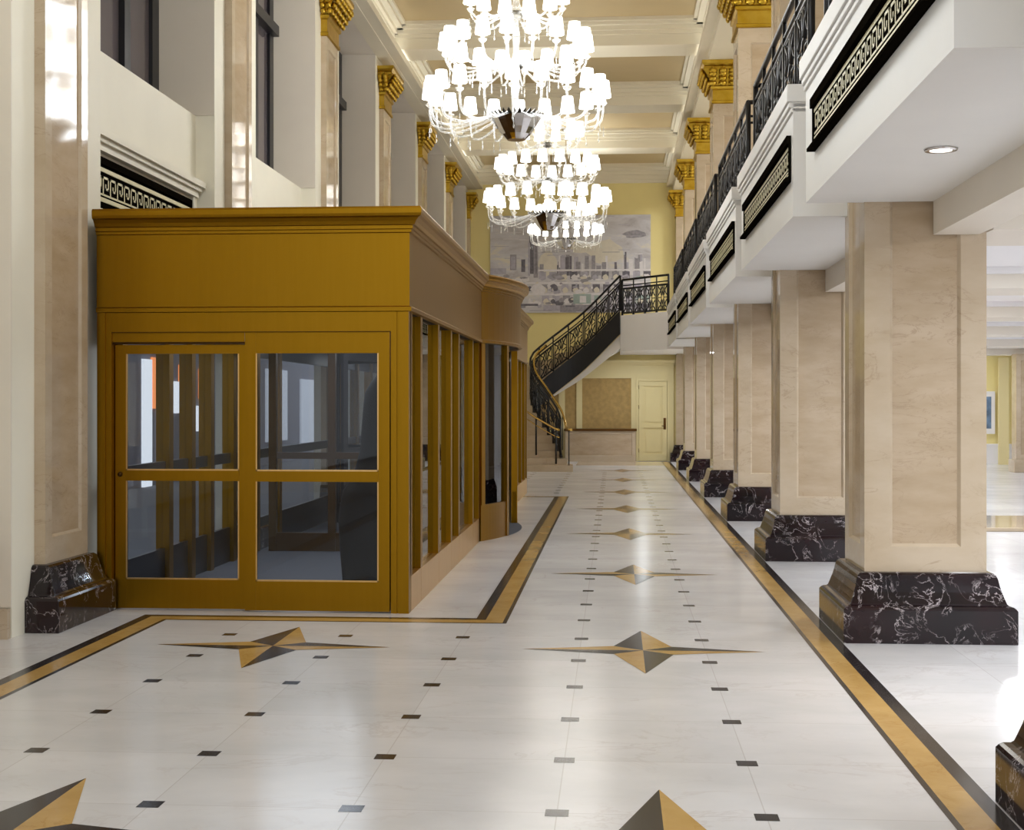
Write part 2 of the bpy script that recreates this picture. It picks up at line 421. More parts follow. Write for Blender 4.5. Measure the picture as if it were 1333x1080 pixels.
# grey-beige linings of the niche reveals are part of the wall: thin returns in greige paint
rv = MB()
for k in range(-1, 6):
    y1 = front(k+1)+NE_
    z0 = 4.56 if k >= 0 else .21
    rv.box(GLX if k >= 0 else -4.27, WALLX, y1-.012, y1, z0, 7.62)
    if k >= 0: rv.box(GLX, WALLX, back(k)+NB+.012, y1-.012, 7.60, 7.62)
struct(rv.build('trim_1', M['greige']))
# dado and base in the nearest recess
d = MB(); d.box(-4.27,-4.235,-4,9.235,0,.62,0); d.box(-4.27,-4.215,-4,9.24,.62,.66,1); d.box(-4.23,-4.105,9.2,9.25,0,.205,0)
struct(d.build('baseboard_left', [M['beige'], M['chrome_handle']]))
# windows
for i, k in enumerate(range(0, 6)):
    y0, y1 = back(k)+NB+.012, front(k+1)+NE_-.014; z0, z1 = 4.557, 7.6
    win = thing('window_%d' % (i+1), '', 'window', (GLX, (y0+y1)/2, z0)); del win['label']; del win['category']; struct(win)
    f = MB(); X0, X1 = GLX-.06, GLX+.02
    f.box(X0,X1,y0,y0+.2,z0,z1); f.box(X0,X1,y1-.2,y1,z0,z1); f.box(X0,X1,y0+.2,y1-.2,z0,z0+.06); f.box(X0,X1,y0+.2,y1-.2,z1-.08,z1)
    f.build('window_frame', M['frame_dark'], win)
    f = MB()
    for q in (.31, .69):
        c = y0+(y1-y0)*q; f.box(X0,X1+.02,c-.08,c+.08,z0,z1)
    f.build('mullion', M['frame_dark'], win)
    f = MB(); f.box(X0,X1+.08,y0,y1,6.64,6.78); f.build('transom', M['frame_dark'], win)
    f = MB(); f.box(GLX-.04,GLX-.02,y0,y1,z0,z1); f.build('pane', M['pane_dusk'], win)
# moulded grille surround with meander grille, first three bays over the doors
def key_band(s, axis, a0, a1, zc, hb, depth0, depth1, m, n):
    # meander drawn with bars. axis 'y': runs along y, depth along x
    U = (a1-a0)/n; t = hb/4*.5; h = hb/4.0
    def bar(u0, u1, v0, v1):
        s.box(depth0, depth1, u0, u1, v0, v1, m)
    for i in range(n):
        o = a0 + U*i; g = U/4.6; z = zc-hb/2
        bar(o, o+t, z, z+4*h); bar(o, o+3.2*g+t, z+4*h-t, z+4*h)
        bar(o+3.2*g, o+3.2*g+t, z+1.2*h, z+4*h); bar(o+1.6*g, o+3.2*g+t, z+1.2*h, z+1.2*h+t)
        bar(o+1.6*g, o+1.6*g+t, z+1.2*h, z+2.5*h)
        bar(o, o+U, z-t*.2, z+t*.6)
for i, k in enumerate((0,)):
    y0, y1 = back(k)+NB, front(k+1)+NE_
    t = thing('wall_grille', 'black and gold meander grille on the left wall above the vestibule, under the nearest window', 'grille', (SPX, (y0+y1)/2, 3.1))
    s = MB(); x = SPX
    s.box(x,x+.12,y0+.02,y1-.03,3.80,3.86); s.box(x,x+.09,y0+.02,y1-.06,3.76,3.80); s.box(x,x+.06,y0+.02,y1-.09,3.70,3.76)
    s.box(x,x+.04,y1-.2,y1-.09,3.1,3.70); s.box(x,x+.04,y0+.02,y0+.14,3.1,3.70)
    s.build('moulded_surround', M['cream'], t)
    s = MB(); g0, g1 = y0+.16, y1-.22; s.box(x,x+.012,g0,g1,3.12,3.66)
    s.box(x+.012,x+.035,g0,g1,3.60,3.66); s.box(x+.012,x+.035,g0,g0+.04,3.12,3.6); s.box(x+.012,x+.035,g1-.04,g1,3.12,3.6)
    s.build('grille_frame', M['grille_black'], t)
    s = MB(); key_band(s,'y',g0+.05,g1-.05,3.43,.16,x+.0125,x+.0145,0,16); s.box(x+.013,x+.026,g0+.04,g1-.04,3.54,3.575); s.box(x+.013,x+.026,g0+.04,g1-.04,3.29,3.325); s.box(x+.013,x+.026,g0+.04,g1-.04,3.2,3.23)
    s.build('meander_band', M['grille_gold'], t)

# ------------------------------------------------------------------ ceiling, beams, cornices
c = MB()
c.box(-4.95, 7, -4, FARY+.3, CEIL, CEIL+.15, 1)
struct(c.build('ceiling', [M['ceiling'], M['ceil_panel']]))
def stepped(s, x0, x1, y0, y1, zb):
    s.box(x0,x1,y0,y1,zb,7.97)
    s.box(x0,x1,y0-.05,y1+.05,7.955,8.02); s.box(x0,x1,y0-.10,y1+.10,8.02,8.09); s.box(x0,x1,y0-.2,y1+.2,8.09,8.14); s.box(x0,x1,y0-.26,y1+.26,8.14,CEIL)
for i, k in enumerate(range(-1, 6)):
    s = MB(); stepped(s, -3.86, 1.6, front(k), back(k), BEAMZ)
    struct(s.build('trim_%d' % (10+i), M['ceiling']))
s = MB()
s.box(WALLX,-3.86,-4,FARY,7.45+.14,CEIL)
for o, z0, z1 in ((.05,7.955,8.02),(.10,8.02,8.09),(.2,8.09,8.14),(.26,8.14,CEIL)): s.box(-3.86,-3.86+o,-4,FARY,z0,z1)
s.box(WALLX,-3.68,-4,FARY,7.60,7.66); s.box(-3.70,-3.68,-4,FARY,7.66,7.72)  # fillet widened and lipped to carry the added strip of light
struct(s.build('trim_2', M['ceiling']))
s = MB()
s.box(1.6,2.62,-4,FARY,CAPTOP+.002,CEIL)
for o, z0, z1 in ((.05,7.955,8.02),(.10,8.02,8.09),(.2,8.09,8.14),(.26,8.14,CEIL)): s.box(1.6-o,1.6,-4,FARY,z0,z1)
s.box(1.44,1.6,-4,FARY,7.60,7.66); s.box(1.44,1.46,-4,FARY,7.66,7.72)  # same widened ledge and lip under the added light on this side
struct(s.build('trim_3', M['ceiling']))
s = MB()   # cornice of the end wall
for o, z0, z1 in ((.08,7.72,7.80),(.14,7.80,7.92),(.22,7.92,8.02),(.34,8.02,8.10),(.45,8.10,CEIL)): s.box(-3.86,1.6,FARY-o,FARY,z0,z1)
struct(s.build('trim_4', M['ceiling']))

# ------------------------------------------------------------------ end wall, its panelling, door, counter, painting
s = MB(); s.box(-4.95,2.5,FARY,FARY+.3,0,CEIL)
struct(s.build('wall_back', M['yellow']))
s = MB()
def fx(px, y=FARY): # x on the end wall under a photo column (used once to lay out the panelling)
    a = (px-CX)/F_PX; rx = -math.sin(PSI)+math.cos(PSI)*a; ry = math.cos(PSI)+math.sin(PSI)*a
    return rx/ry*y
for x0, x1 in ((-1.55,-1.38),(-1.06,-.90),(.46,.599),(1.521,1.64)): s.box(x0,x1,FARY-.05,FARY,.0,2.30)
s.box(-2.6,1.64,FARY-.05,FARY,2.30,2.66); s.box(-2.6,1.69,FARY-.10,FARY,2.66,2.72); s.box(-2.6,1.69,FARY-.16,FARY,2.72,2.80)
struct(s.build('trim_5', M['yellow_trim']))
s = MB()
s.box(-1.38,-1.06,FARY-.025,FARY,.9,2.30); s.box(-.90,.46,FARY-.025,FARY,.9,2.30); s.box(-2.6,-1.55,FARY-.025,FARY,.9,2.30)
struct(s.build('trim_6', M['tan_panel']))
D = thing('door_1', '', 'door', (1.06,FARY-.06,0)); del D['label']; del D['category']; struct(D)
s = MB(); x0, x1 = .60, 1.52; y0 = FARY-.08
s.box(x0,x0+.06,y0,FARY,0,2.30); s.box(x1-.06,x1,y0,FARY,0,2.30); s.box(x0+.06,x1-.06,y0,FARY,2.22,2.299)
s.build('door_frame', M['yellow_trim'], D)
s = MB(); lx0, lx1 = x0+.07, x1-.07; W_ = lx1-lx0
s.box(lx0,lx1,FARY-.03,FARY-.005,.012,2.21)
s.box(lx0,lx0+.13,FARY-.07,FARY-.03,.012,2.21); s.box(lx1-.13,lx1,FARY-.07,FARY-.03,.012,2.21); s.box(lx0+.19,lx1-.19,FARY-.05,FARY-.03,.26,.87); s.box(lx0+.19,lx1-.19,FARY-.05,FARY-.03,1.09,2.02)
for z0, z1 in ((.012,.2),(.93,1.03),(2.08,2.21)): s.box(lx0+.13,lx1-.13,FARY-.07,FARY-.03,z0,z1)
s.build('door_leaf', M['yellow_trim'], D)
s = MB(); s.box(lx1-.1,lx1-.03,FARY-.075,FARY-.06,.88,1.2); s.tube([(lx1-.065,FARY-.075,.98),(lx1-.065,FARY-.12,.98),(lx1-.15,FARY-.12,.98)],.012); s.build('door_handle', M['chrome_handle'], D)
for z in (.25,1.45,2.0):
    s = MB(); s.tube([(lx0-.005,FARY-.065,z),(lx0-.005,FARY-.065,z+.1)],.012); s.build('hinge', M['chrome_handle'], D)
t = thing('marble_counter', 'low beige marble counter with dark wooden top left of the far door', 'counter', (-.4,FARY-.3,0))
s = MB(); x0, x1, y0 = -1.36, .58, FARY-.42
s.box(x0,x1,y0+.001,FARY-.055,.0,.10); 
s.panel((x0,y0,.1),(1,0,0),(0,0,1),x1-x0,.74,(.1,.1,.06,.08),.012,0,1); s.face([(x0,FARY-.055,.1),(x0,y0,.1),(x0,y0,.84),(x0,FARY-.055,.84)]); s.face([(x1,y0,.1),(x1,FARY-.055,.1),(x1,FARY-.055,.84),(x1,y0,.84)])
s.build('counter_body', [M['beige'], M['beige_panel']], t)
s = MB(); s.box(x0-.03,x1+.03,y0-.04,FARY-.055,.84,.905); s.build('counter_top', M['chrome_handle'], t, bevel=.008)
# painting of a city skyline in greys
def mural():
    def canvas():
        m, nt, p = newmat('painted sky canvas'); L = nt.links.new
        g = N(nt,'ShaderNodeNewGeometry'); mp = N(nt,'ShaderNodeMapping'); mp.inputs['Scale'].default_value = (1,1,2.2); L(g.outputs['Position'], mp.inputs['Vector'])
        n = N(nt,'ShaderNodeTexNoise',Scale=1.1,Detail=8.0,Roughness=.65,Distortion=.6); L(mp.outputs[0], n.inputs['Vector'])
        r = N(nt,'ShaderNodeValToRGB'); e = r.color_ramp.elements; e[0].position=.28; e[0].color=srgb(166,160,164); e[1].position=.72; e[1].color=srgb(232,222,196)
        q=e.new(.45); q.color=srgb(196,192,196); q=e.new(.56); q.color=srgb(206,204,210)
        L(n.outputs['Fac'], r.inputs['Fac']); L(r.outputs['Color'], p.inputs['Base Color']); p.inputs['Roughness'].default_value=.7
        return m
    pm = [canvas(), mat('grey paint strokes', srgb(152,148,156), .7, vary=.2, vs=14), mat('dark grey paint strokes', srgb(112,108,118), .7, vary=.25, vs=14),
          mat('white paint strokes', srgb(222,218,222), .7, vary=.06, vs=14), mat('lilac paint strokes', srgb(178,174,188), .7, vary=.15, vs=10),
          mat('teal paint strokes', srgb(160,176,173), .7, vary=.12, vs=10), mat('cream paint strokes', srgb(216,209,196), .7, vary=.05, vs=8)]
    s = MB(); Y = FARY-.05; x0, x1, z0, z1 = -3.47, 1.0, 4.13, 6.84; W, H = x1-x0, z1-z0
    s.box(x0,x1,Y,FARY-.002,z0,z1,0)
    lay = [0]
    def q(u0,u1,v0,v1,m,sk=0):
        lay[0] += 1; y = Y-.0003-.00002*lay[0]
        P=[(u0,v0),(u1,v0),(u1+sk,v1),(u0+sk,v1)]
        s.face([(x0+W*min(max(u,0),1), y, z0+H*min(max(v,0),1)) for u,v in P], m)
    def blob(u,v,ru,rv,m,n=14):
        lay[0] += 1; y = Y-.0003-.00002*lay[0]
        s.face([(x0+W*min(max(u+ru*math.cos(2*PI*i/n)*(1+.15*math.sin(3*i)),0),1), y, z0+H*min(max(v+rv*math.sin(2*PI*i/n)*(1+.15*math.cos(2*i)),0),1)) for i in range(n)], m)
    R = random.Random(4)
    blob(.72,.62,.11,.12,6); blob(.36,.50,.06,.13,6); blob(.58,.66,.08,.05,6); blob(.9,.8,.07,.04,1)
    for i in range(26): u=R.random(); v=.55+.45*R.random(); q(u,u+.04+.1*R.random(),v,v+.006,R.choice((1,3,4,3)))
    q(.245,.275,.40,.84,2); q(.272,.30,.36,.74,1); q(.238,.25,.38,.72,4); q(.286,.291,.4,.86,2)
    q(.125,.165,.44,.60,1); q(.13,.158,.45,.58,4); q(.195,.22,.42,.55,2); q(.31,.335,.38,.5,1); q(.0,.1,.40,.46,4)
    for i in range(34):
        u=.40+.58*R.random(); h=.03+.15*R.random(); q(u,u+.01+.02*R.random(),.38,.42+h,R.choice((1,2,4,1,3)))
    q(.84,.85,.4,.62,2); q(.9,.906,.4,.56,1)
    for j,v in enumerate((.43,.30,.185)):
        for i in range(11):
            u=.30+.065*i+.01*j; q(u+.005,u+.05,v-.085,v-.01,R.choice((1,2,4,2)) if j<2 else R.choice((5,4,1,5)))
            blob(u+.03,v-.07,.018,.03,R.choice((3,4,6)))
        q(.3-.08*j,1,v-.004,v+.014,3)
    for i in range(90):
        u=R.random()*.62; v=.06+.32*R.random(); blob(u,v,.008+.02*R.random(),.008+.025*R.random(),R.choice((1,3,3,4,2,6,1)))
    for i in range(40):
        u=.5+.5*R.random(); v=.02+.36*R.random(); q(u,u+.01+.03*R.random(),v,v+.008+.02*R.random(),R.choice((1,3,4,5,2)))
    blob(.09,.14,.06,.06,3); blob(.16,.2,.05,.05,3); blob(.3,.24,.045,.06,3)
    for i in range(30): u=R.random(); q(u,u+.05+.12*R.random(),.005+.07*R.random(),.02+.075*R.random(),R.choice((4,1,4,2)))
    q(.52,.63,.09,.19,5); q(.56,.6,.1,.17,3)
    o = s.build('painting', pm)
    for p in o.data.polygons:
        if len(p.vertices) != 4 and p.normal.y > 0: p.flip()
    return tag(o, 'wide grey painting of a hazy city skyline on the yellow end wall', 'painting')
mural()

# ------------------------------------------------------------------ balcony bays with grilles
FX = 1.30; SOF = 2.965; LEDGE = 3.93
def baylims(k): return back(k)-.10, front(k+1)+.02
ordn = ['nearest', 'second nearest', 'third nearest', 'fourth', 'fifth', 'sixth']
btext = {-2:'ivory balcony bay cut by the top right corner of the frame', -1:'ivory balcony bay with the large meander grille and round downlight, nearest complete one',
         0:'ivory balcony bay between the first and second full pillars, meander grille on its face', 1:'ivory balcony bay between the second and third full pillars',
         2:'ivory balcony bay between the third and fourth full pillars', 3:'ivory balcony bay between the fourth and fifth full pillars', 4:'small far ivory balcony bay, last one before the stair landing'}
def grille(y0, y1, parent):
    x = FX; g0, g1 = y0+.10, y1-.44; z0, z1 = 3.235, 3.575
    s = MB(); s.box(x-.008,x-.001,g0,g1,z0,z1)
    s.box(x-.035,x-.008,g0,g1,z1-.06,z1); s.box(x-.02,x-.008,g0,g0+.03,z0,z1-.055); s.box(x-.02,x-.008,g1-.03,g1,z0,z1-.055)
    s.loft([[(x-.001,g0,z0),(x-.055,g0,z0-.0),(x-.055,g0,z0+.02),(x-.008,g0,z0+.05)],[(x-.001,g1,z0),(x-.055,g1,z0),(x-.055,g1,z0+.02),(x-.008,g1,z0+.05)]])
    f = s.build('fascia_grille', M['grille_black'], parent)
    s = MB(); n = int((g1-g0)/.155)
    key_band(s,'y',g0+.04,g1-.04,3.405,.125,x-.0105,x-.0085,0,n)
    for z_, h_ in ((3.484,.022),(3.312,.012),(3.282,.020)): s.box(x-.0115,x-.0085,g0+.03,g1-.03,z_,z_+h_)
    s.build('meander_band', M['grille_gold'], f)
bay0 = None
for k in range(-2, 5):
    y0, y1 = baylims(k); loc = (1.6, y0, SOF)
    if bay0 is None or k == 4:
        t = thing('balcony_bay', btext[k], 'balcony bay', loc, 'balcony bays over the right aisle')
        s = MB(); s.box(FX,CX0,y0,y1,SOF,3.79); s.box(CX0,2.62,back(k),front(k+1),SOF,3.79)
        s.box(FX-.0,FX+.2,y0,y0+.001,SOF,SOF+.01)
        s.build('bay_body', M['fascia'], t)
        s = MB(); s.box(FX-.015,CX0,y0-.0,y1,3.725,3.76); s.box(FX-.03,CX0,y0-.0,y1,3.76,3.80); s.box(FX-.045,CX0,y0-.01,y1,3.80,LEDGE); s.box(CX0,2.62,back(k),front(k+1),3.79,LEDGE)
        s.build('ledge', M['fascia'], t, bevel=.006)
        s = MB(); s.box(FX-.012,FX,y0+.02,y0+.08,SOF+.1,3.72); s.box(FX-.012,FX,y1-.42,y1-.34,SOF+.1,3.72)
        grille(y0, y1, t)
        if bay0 is None: bay0 = t
    else: dup(bay0, loc, btext[k])
# longitudinal beam and aisle ceiling, gallery floor
for i, k in enumerate(range(-2, 6)):
    s = MB(); s.box(2.148,2.453,back(k),front(k+1) if k < 5 else FARY,2.74,SOF)
    struct(s.build('trim_%d' % (30+i), M['greige']))
s = MB(); s.box(2.62,11,-4,FARY,SOF,3.2,0)
for k in range(-1, 6): s.box(2.52,11,front(k)-.1,back(k)+.1,2.76,SOF,1); s.box(2.6,11,front(k)-.22,back(k)+.22,2.90,SOF,0)
struct(s.build('ceiling_aisle', [M['white'], M['greige']]))
s = MB(); s.box(2.62,7,-4,FARY,3.2,3.9); struct(s.build('floor_gallery', M['greige']))
s = MB(); s.box(6.8,7,-4,FARY,3.9,CEIL); s.box(2.5,6.8,FARY,FARY+.3,3.9,CEIL); struct(s.build('wall_gallery', M['cream']))
s = MB(); s.box(CX0,2.62,back(5),FARY,SOF,LEDGE); struct(s.build('floor_landing', M['fascia']))

# ------------------------------------------------------------------ iron balustrades
def ornament(s, f, r=.011, m=0):
    # scrolled panel drawn in unit square, mapped by f(u,v)
    def poly(pts, rr=r, n=5): s.tube([f(u,v) for u,v in pts], rr, n, m)
    def ell(cu,cv,ru,rv,n=12): poly([(cu+ru*math.cos(2*PI*i/n), cv+rv*math.sin(2*PI*i/n)) for i in range(n+1)])
    poly([(0.06,0.04),(0.06,.96)]); poly([(.94,.04),(.94,.96)]); poly([(0,.04),(1,.04)]); poly([(0,.96),(1,.96)])
    ell(.5,.5,.12,.12); 
    for sx in (-1,1):
        for sy in (-1,1):
            poly([(.5+sx*.10,.5+sy*.09),(.5+sx*.22,.5+sy*.30),(.5+sx*.40,.5+sy*.42),(.5+sx*.43,.5+sy*.46)], r*1.5)
            poly([(.5+sx*.44,.5+sy*.08),(.5+sx*.30,.5+sy*.16),(.5+sx*.16,.5+sy*.34),(.5+sx*.14,.5+sy*.46)], r*1.2)
            poly([(.5+sx*.02,.5+sy*.14),(.5+sx*.07,.5+sy*.30),(.5,.5+sy*.46)], r*1.2)
    poly([(.06,.5),(.36,.5)]); poly([(.64,.5),(.94,.5)])
def rail_section(name, label, path, base, group, npan, loc):
    # path(t) -> (x,y,z) of the footing line
    t = thing(name, label, 'balustrade', loc, group)
    hp0, hp1, hr = .05, .70, .92
    P = lambda u, h: tuple(Vector(path(u)) + Vector((0,0,h)))
    s = MB(); pts = [P(i/24, hr) for i in range(25)]; s.tube(pts, .028, 8); s.build('handrail', base, t)
    s = MB()
    for h in (hp0, hp1, hp1+.07): s.tube([P(i/24, h) for i in range(25)], .016, 6)
    s.build('rail', M['iron'], t)
    for i in range(npan+1):
        s = MB(); u = i/npan; s.tube([P(u,0),P(u,hr)], .02 if i not in (0,npan) else .03, 6); q = P(u,0); s.tube([P(u,0),P(u,.04)], .035, 6); s.build('post', M['iron'], t)
    for i in range(npan):
        s = MB(); a, c_ = i/npan, (i+1)/npan
        ornament(s, lambda u, v: P(a+(c_-a)*(.06+.88*u), hp0+(hp1-hp0)*v)); s.build('scroll_panel', M['iron'], t)
    return t
RX = 1.44
rtext = {-1:'black iron balustrade on the nearest balcony bay at the top right', 0:'black iron balustrade on the balcony between the first and second full pillars',
         1:'black iron balustrade on the balcony between the second and third full pillars', 2:'black iron balustrade on the balcony between the third and fourth full pillars',
         3:'black iron balustrade on the balcony between the fourth and fifth full pillars', 4:'farthest black iron balustrade on the balcony, meeting the stair landing'}
r0 = None
for k in range(-1, 5):
    y0, y1 = baylims(k); loc = (RX, y0, LEDGE)
    if r0 is None:
        L0, L1 = y0+.06, y1-.06
        r0 = rail_section('balcony_railing', rtext[k], lambda u: (RX, L0+(L1-L0)*u, LEDGE), M['iron'], 'iron balustrades along the balcony', 5, loc)
        for yy, sg in ((L0,1),(L1,-1)):
            s = MB()
            for h, r_ in ((.92,.025),(.77,.014),(.70,.014),(.05,.014)): s.tube([(RX,yy,LEDGE+h),(CX0-.012,yy,LEDGE+h)], r_, 6)
            s.tube([(CX0-.03,yy,LEDGE),(CX0-.03,yy,LEDGE+.92)],.018,6); s.tube([((RX+CX0)/2,yy,LEDGE),((RX+CX0)/2,yy,LEDGE+.92)],.012,6)
            s.build('return_rail', M['iron'], r0)
    else: dup(r0, loc, rtext[k])

# ------------------------------------------------------------------ landing and curved staircase
ZL = 3.88
s = MB()
pl = [(.15,36.4),(1.30,34.85),(CX0,34.85),(CX0,FARY-.002),(.15,FARY-.002)]
s.loft([[(x,y,2.95) for x,y in pl],[(x,y,ZL) for x,y in pl]])
land = tag(s.build('stair_landing', M['white']), 'white landing joining the curved stair to the balcony, in front of the end wall', 'landing')
rail_section('landing_railing', 'black scrolled iron balustrade on the white stair landing', lambda u: (.2+(1.34-.2)*u, 36.38+(34.95-36.38)*u, ZL), M['iron'], None, 4, (.7,35.6,ZL))
IN = [(0,-1.25,33.5,0),(.13,-1.40,34.2,.42),(.26,-1.78,35.0,.95),(.38,-2.12,35.7,1.43),(.47,-2.15,36.25,1.80),(.55,-1.88,36.62,2.10),(.66,-1.35,36.75,2.52),(.77,-.78,36.7,2.97),(1,.15,36.4,ZL)]
OUT = [(0,-3.3,33.5),(.13,-3.45,34.2),(.26,-3.6,35.2),(.38,-3.7,36.4),(.47,-3.68,37.4),(.55,-3.3,38.3),(.66,-2.4,38.75),(.77,-1.3,38.8),(1,.15,38.8)]
def interp(T, t):
    for i in range(len(T)-1):
        if t <= T[i+1][0]+1e-9:
            p0 = T[max(i-1,0)]; p1 = T[i]; p2 = T[i+1]; p3 = T[min(i+2,len(T)-1)]
            h = p2[0]-p1[0]; q = (t-p1[0])/h; out = []
            for c_ in range(1, len(p1)):
                m1 = (p2[c_]-p0[c_])/(p2[0]-p0[0])*h; m2 = (p3[c_]-p1[c_])/(p3[0]-p1[0])*h
                out.append((2*q**3-3*q*q+1)*p1[c_]+(q**3-2*q*q+q)*m1+(-2*q**3+3*q*q)*p2[c_]+(q**3-q*q)*m2)
            return out
    return list(T[-1][1:])
st = thing('curved_staircase', 'curved marble staircase with black iron stringer sweeping up to the landing at the far end', 'staircase', (-1.8,35,0))
NS = 22
for i in range(NS):
    ta, tb = i/NS, (i+1)/NS
    a = interp(IN,ta); c_ = interp(IN,tb); oa = interp(OUT,ta); oc = interp(OUT,tb)
    z = ZL*(i+1)/NS; z = interp(IN,tb)[2]; zb = max(a[2]-.18, 0)
    if i < 2: a = [a[0]+.28-.12*i, a[1]-.75+.35*i, a[2]]; oa = [oa[0], oa[1]-.75+.35*i]
    s = MB(); q = [(a[0],a[1]),(c_[0]+(.2 if i==0 else 0),c_[1]),(oc[0],oc[1]),(oa[0],oa[1])]
    if i == 0: q = [(a[0],a[1]),(-1.0,33.5),(-1.1,33.85),(oc[0],oc[1]),(oa[0],oa[1])]
    if i == 1: q = [(a[0],a[1]),(-1.12,33.7),(c_[0],c_[1]),(oc[0],oc[1]),(oa[0],oa[1])]
    s.loft([[(x,y,zb) for x,y in q],[(x,y,z) for x,y in q]])
    s.build('step', M['beige'], st)
n = 44
s = MB(); sec = []
for i in range(2, n+1):
    x,y,z = interp(IN,i/n); x2,y2,_ = interp(IN,min(1,i/n+.01)); x1,y1,_ = interp(IN,i/n-.01)
    d = Vector((x2-x1,y2-y1)).normalized(); nr = Vector((d.y,-d.x))*.06
    sec.append([(x+nr.x,y+nr.y,max(z-.48,0.02)),(x+nr.x,y+nr.y,z+.12),(x,y,z+.12),(x,y,max(z-.48,0.02))])
s.loft(sec); s.build('stringer', M['iron'], st)
s = MB(); sec = []
for i in range(16, n+1):
    x,y,z = interp(IN,i/n); ox,oy = interp(OUT,i/n)
    sec.append([(x,y,z-.50),(ox,oy,z-.50),(ox,oy,z-.46),(x,y,z-.46)])
s.loft(sec); s.build('soffit', M['yellow_trim'], st)
s = MB(); sec = []
for i in range(22, n+1):
    x,y,z = interp(IN,i/n); ox,oy = interp(OUT,i/n); q = (i/n-.5)*2; h = .50+.32*q
    x += (ox-x)*.06; y += (oy-y)*.06; ox = x+(ox-x)*.96; oy = y+(oy-y)*.96
    sec.append([(x,y,z-h-.02),(ox,oy,z-h-.02),(ox,oy,z-.49),(x,y,z-.49)])
s.loft(sec); s.build('plaster_soffit', M['white'], st)
def inner(u):
    x,y,z = interp(IN, .06+.94*u); return (x,y,z+.12)
hr = rail_section('stair_railing', 'black scrolled iron stair balustrade rising along the curved staircase', inner, M['iron'], None, 12, (-1.8,35,0))
s = MB(); pts = []
for i in range(26):
    x,y,z = interp(IN,.0+.55*i/25); pts.append((x+.10,y-.06,z+1.02))
pts[0:0] = [(-1.02,33.0,.98),(-1.08,33.2,.98)]
s.tube(pts, .03, 8); o = s.build('brass_handrail', M['rail_brass'], hr); o['label'] = 'polished brass handrail'
s = MB()
for i in range(1, 26, 6): s.tube([pts[i], (pts[i][0],pts[i][1],pts[i][2]-.9)], .014, 6)
s.build('handrail_post', M['iron'], hr)
t = thing('center_handrail', 'short brass handrail on dark posts at the foot of the curved stairs', 'handrail', (-1.4,33.4,0))
s = MB(); s.tube([(-1.3,32.85,.98),(-1.4,33.1,1.0),(-1.9,33.9,1.25),(-2.4,34.7,1.55)], .026, 8); s.build('handrail', M['rail_brass'], t)
s = MB(); s.tube([(-1.3,32.9,.8),(-1.4,33.1,.82),(-1.9,33.9,1.07),(-2.4,34.7,1.37)], .014, 6); s.build('lower_rail', M['rail_brass'], t)
s = MB(); s.tube([(-1.38,33.05,.17),(-1.38,33.05,1.0)], .022, 8); s.build('post', M['iron'], t)
s = MB(); s.tube([(-1.9,33.9,.35),(-1.9,33.9,1.25)], .022, 8); s.build('post', M['iron'], t)

# ------------------------------------------------------------------ brass entrance vestibule
VX0, VX1, VY0, VY1 = -4.0, -1.563, 10.57, 25.0
DY0, DY1, DR = 16.15, 19.35, 3.9
DCX = VX1+.36-DR; DYC = (DY0+DY1)/2
def darc(o, n=20):
    # hall-side bow of the revolving door, from DY0 to DY1, pushed out by o
    a0 = math.asin((DY1-DY0)/2/DR); return [(DCX+(DR+o)*math.cos(a0*(2*i/n-1)), DYC+(DR+o)*math.sin(a0*(2*i/n-1))) for i in range(n+1)]
V = thing('entrance_vestibule', 'large dark brass entrance vestibule with sliding glass doors and bowed side, left of the hall', 'vestibule', ((VX0+VX1)/2, 17, 0))
# outline polyline (open at wall): front-left, front-right, along side, bow, to the far end, back to wall
def outline(o):
    p = [(VX0,VY0-o),(VX1+o,VY0-o)]
    a = darc(o); ys = DY0
    a = [q for q in a if q[0] >= VX1+o-.0005]
    p += a + [(VX1+o,VY1+o),(VX0,VY1+o)]
    return p
def ribbon(s, prof, m=0):
    secs = [[(x,y,z) for x,y in outline(o)] for o, z in prof]
    nmin = min(len(q) for q in secs)
    # outline keeps point count constant by clipping: resample bow
    s.loft(secs, m, False, False)
def outline(o):
    a0 = math.asin((DY1-DY0)/2/DR); n = 20
    a = [(DCX+(DR+o)*math.cos(a0*(2*i/n-1)), DYC+(DR)*math.sin(a0*(2*i/n-1))*(1+o*.35)) for i in range(n+1)]
    return [(VX0,VY0-o),(VX1+o,VY0-o)] + a + [(VX1+o,VY1+o),(VX0,VY1+o)]
s = MB(); ribbon(s, [(-.02,2.30),(.0,2.30),(.022,2.305),(.022,2.335),(.006,2.345),(.006,2.90)]); o = s.build('fascia', M['brass'], V)
s = MB(); ribbon(s, [(.006,2.90),(.022,2.905),(.022,2.925),(.034,2.93),(.034,2.955),(.05,2.96),(.062,2.985),(.085,3.01),(.105,3.02),(.112,3.04),(.112,3.075),(.10,3.092),(.0,3.10),(-.3,3.10)]); s.build('cornice', M['brass'], V)
s = MB(); p = outline(-.05); s.face([(x,y,3.095) for x,y in p]); s.face([(x,y,2.32) for x,y in outline(-.06)], 1); s.build('roof', [M['brass_dark'], M['void']], V)
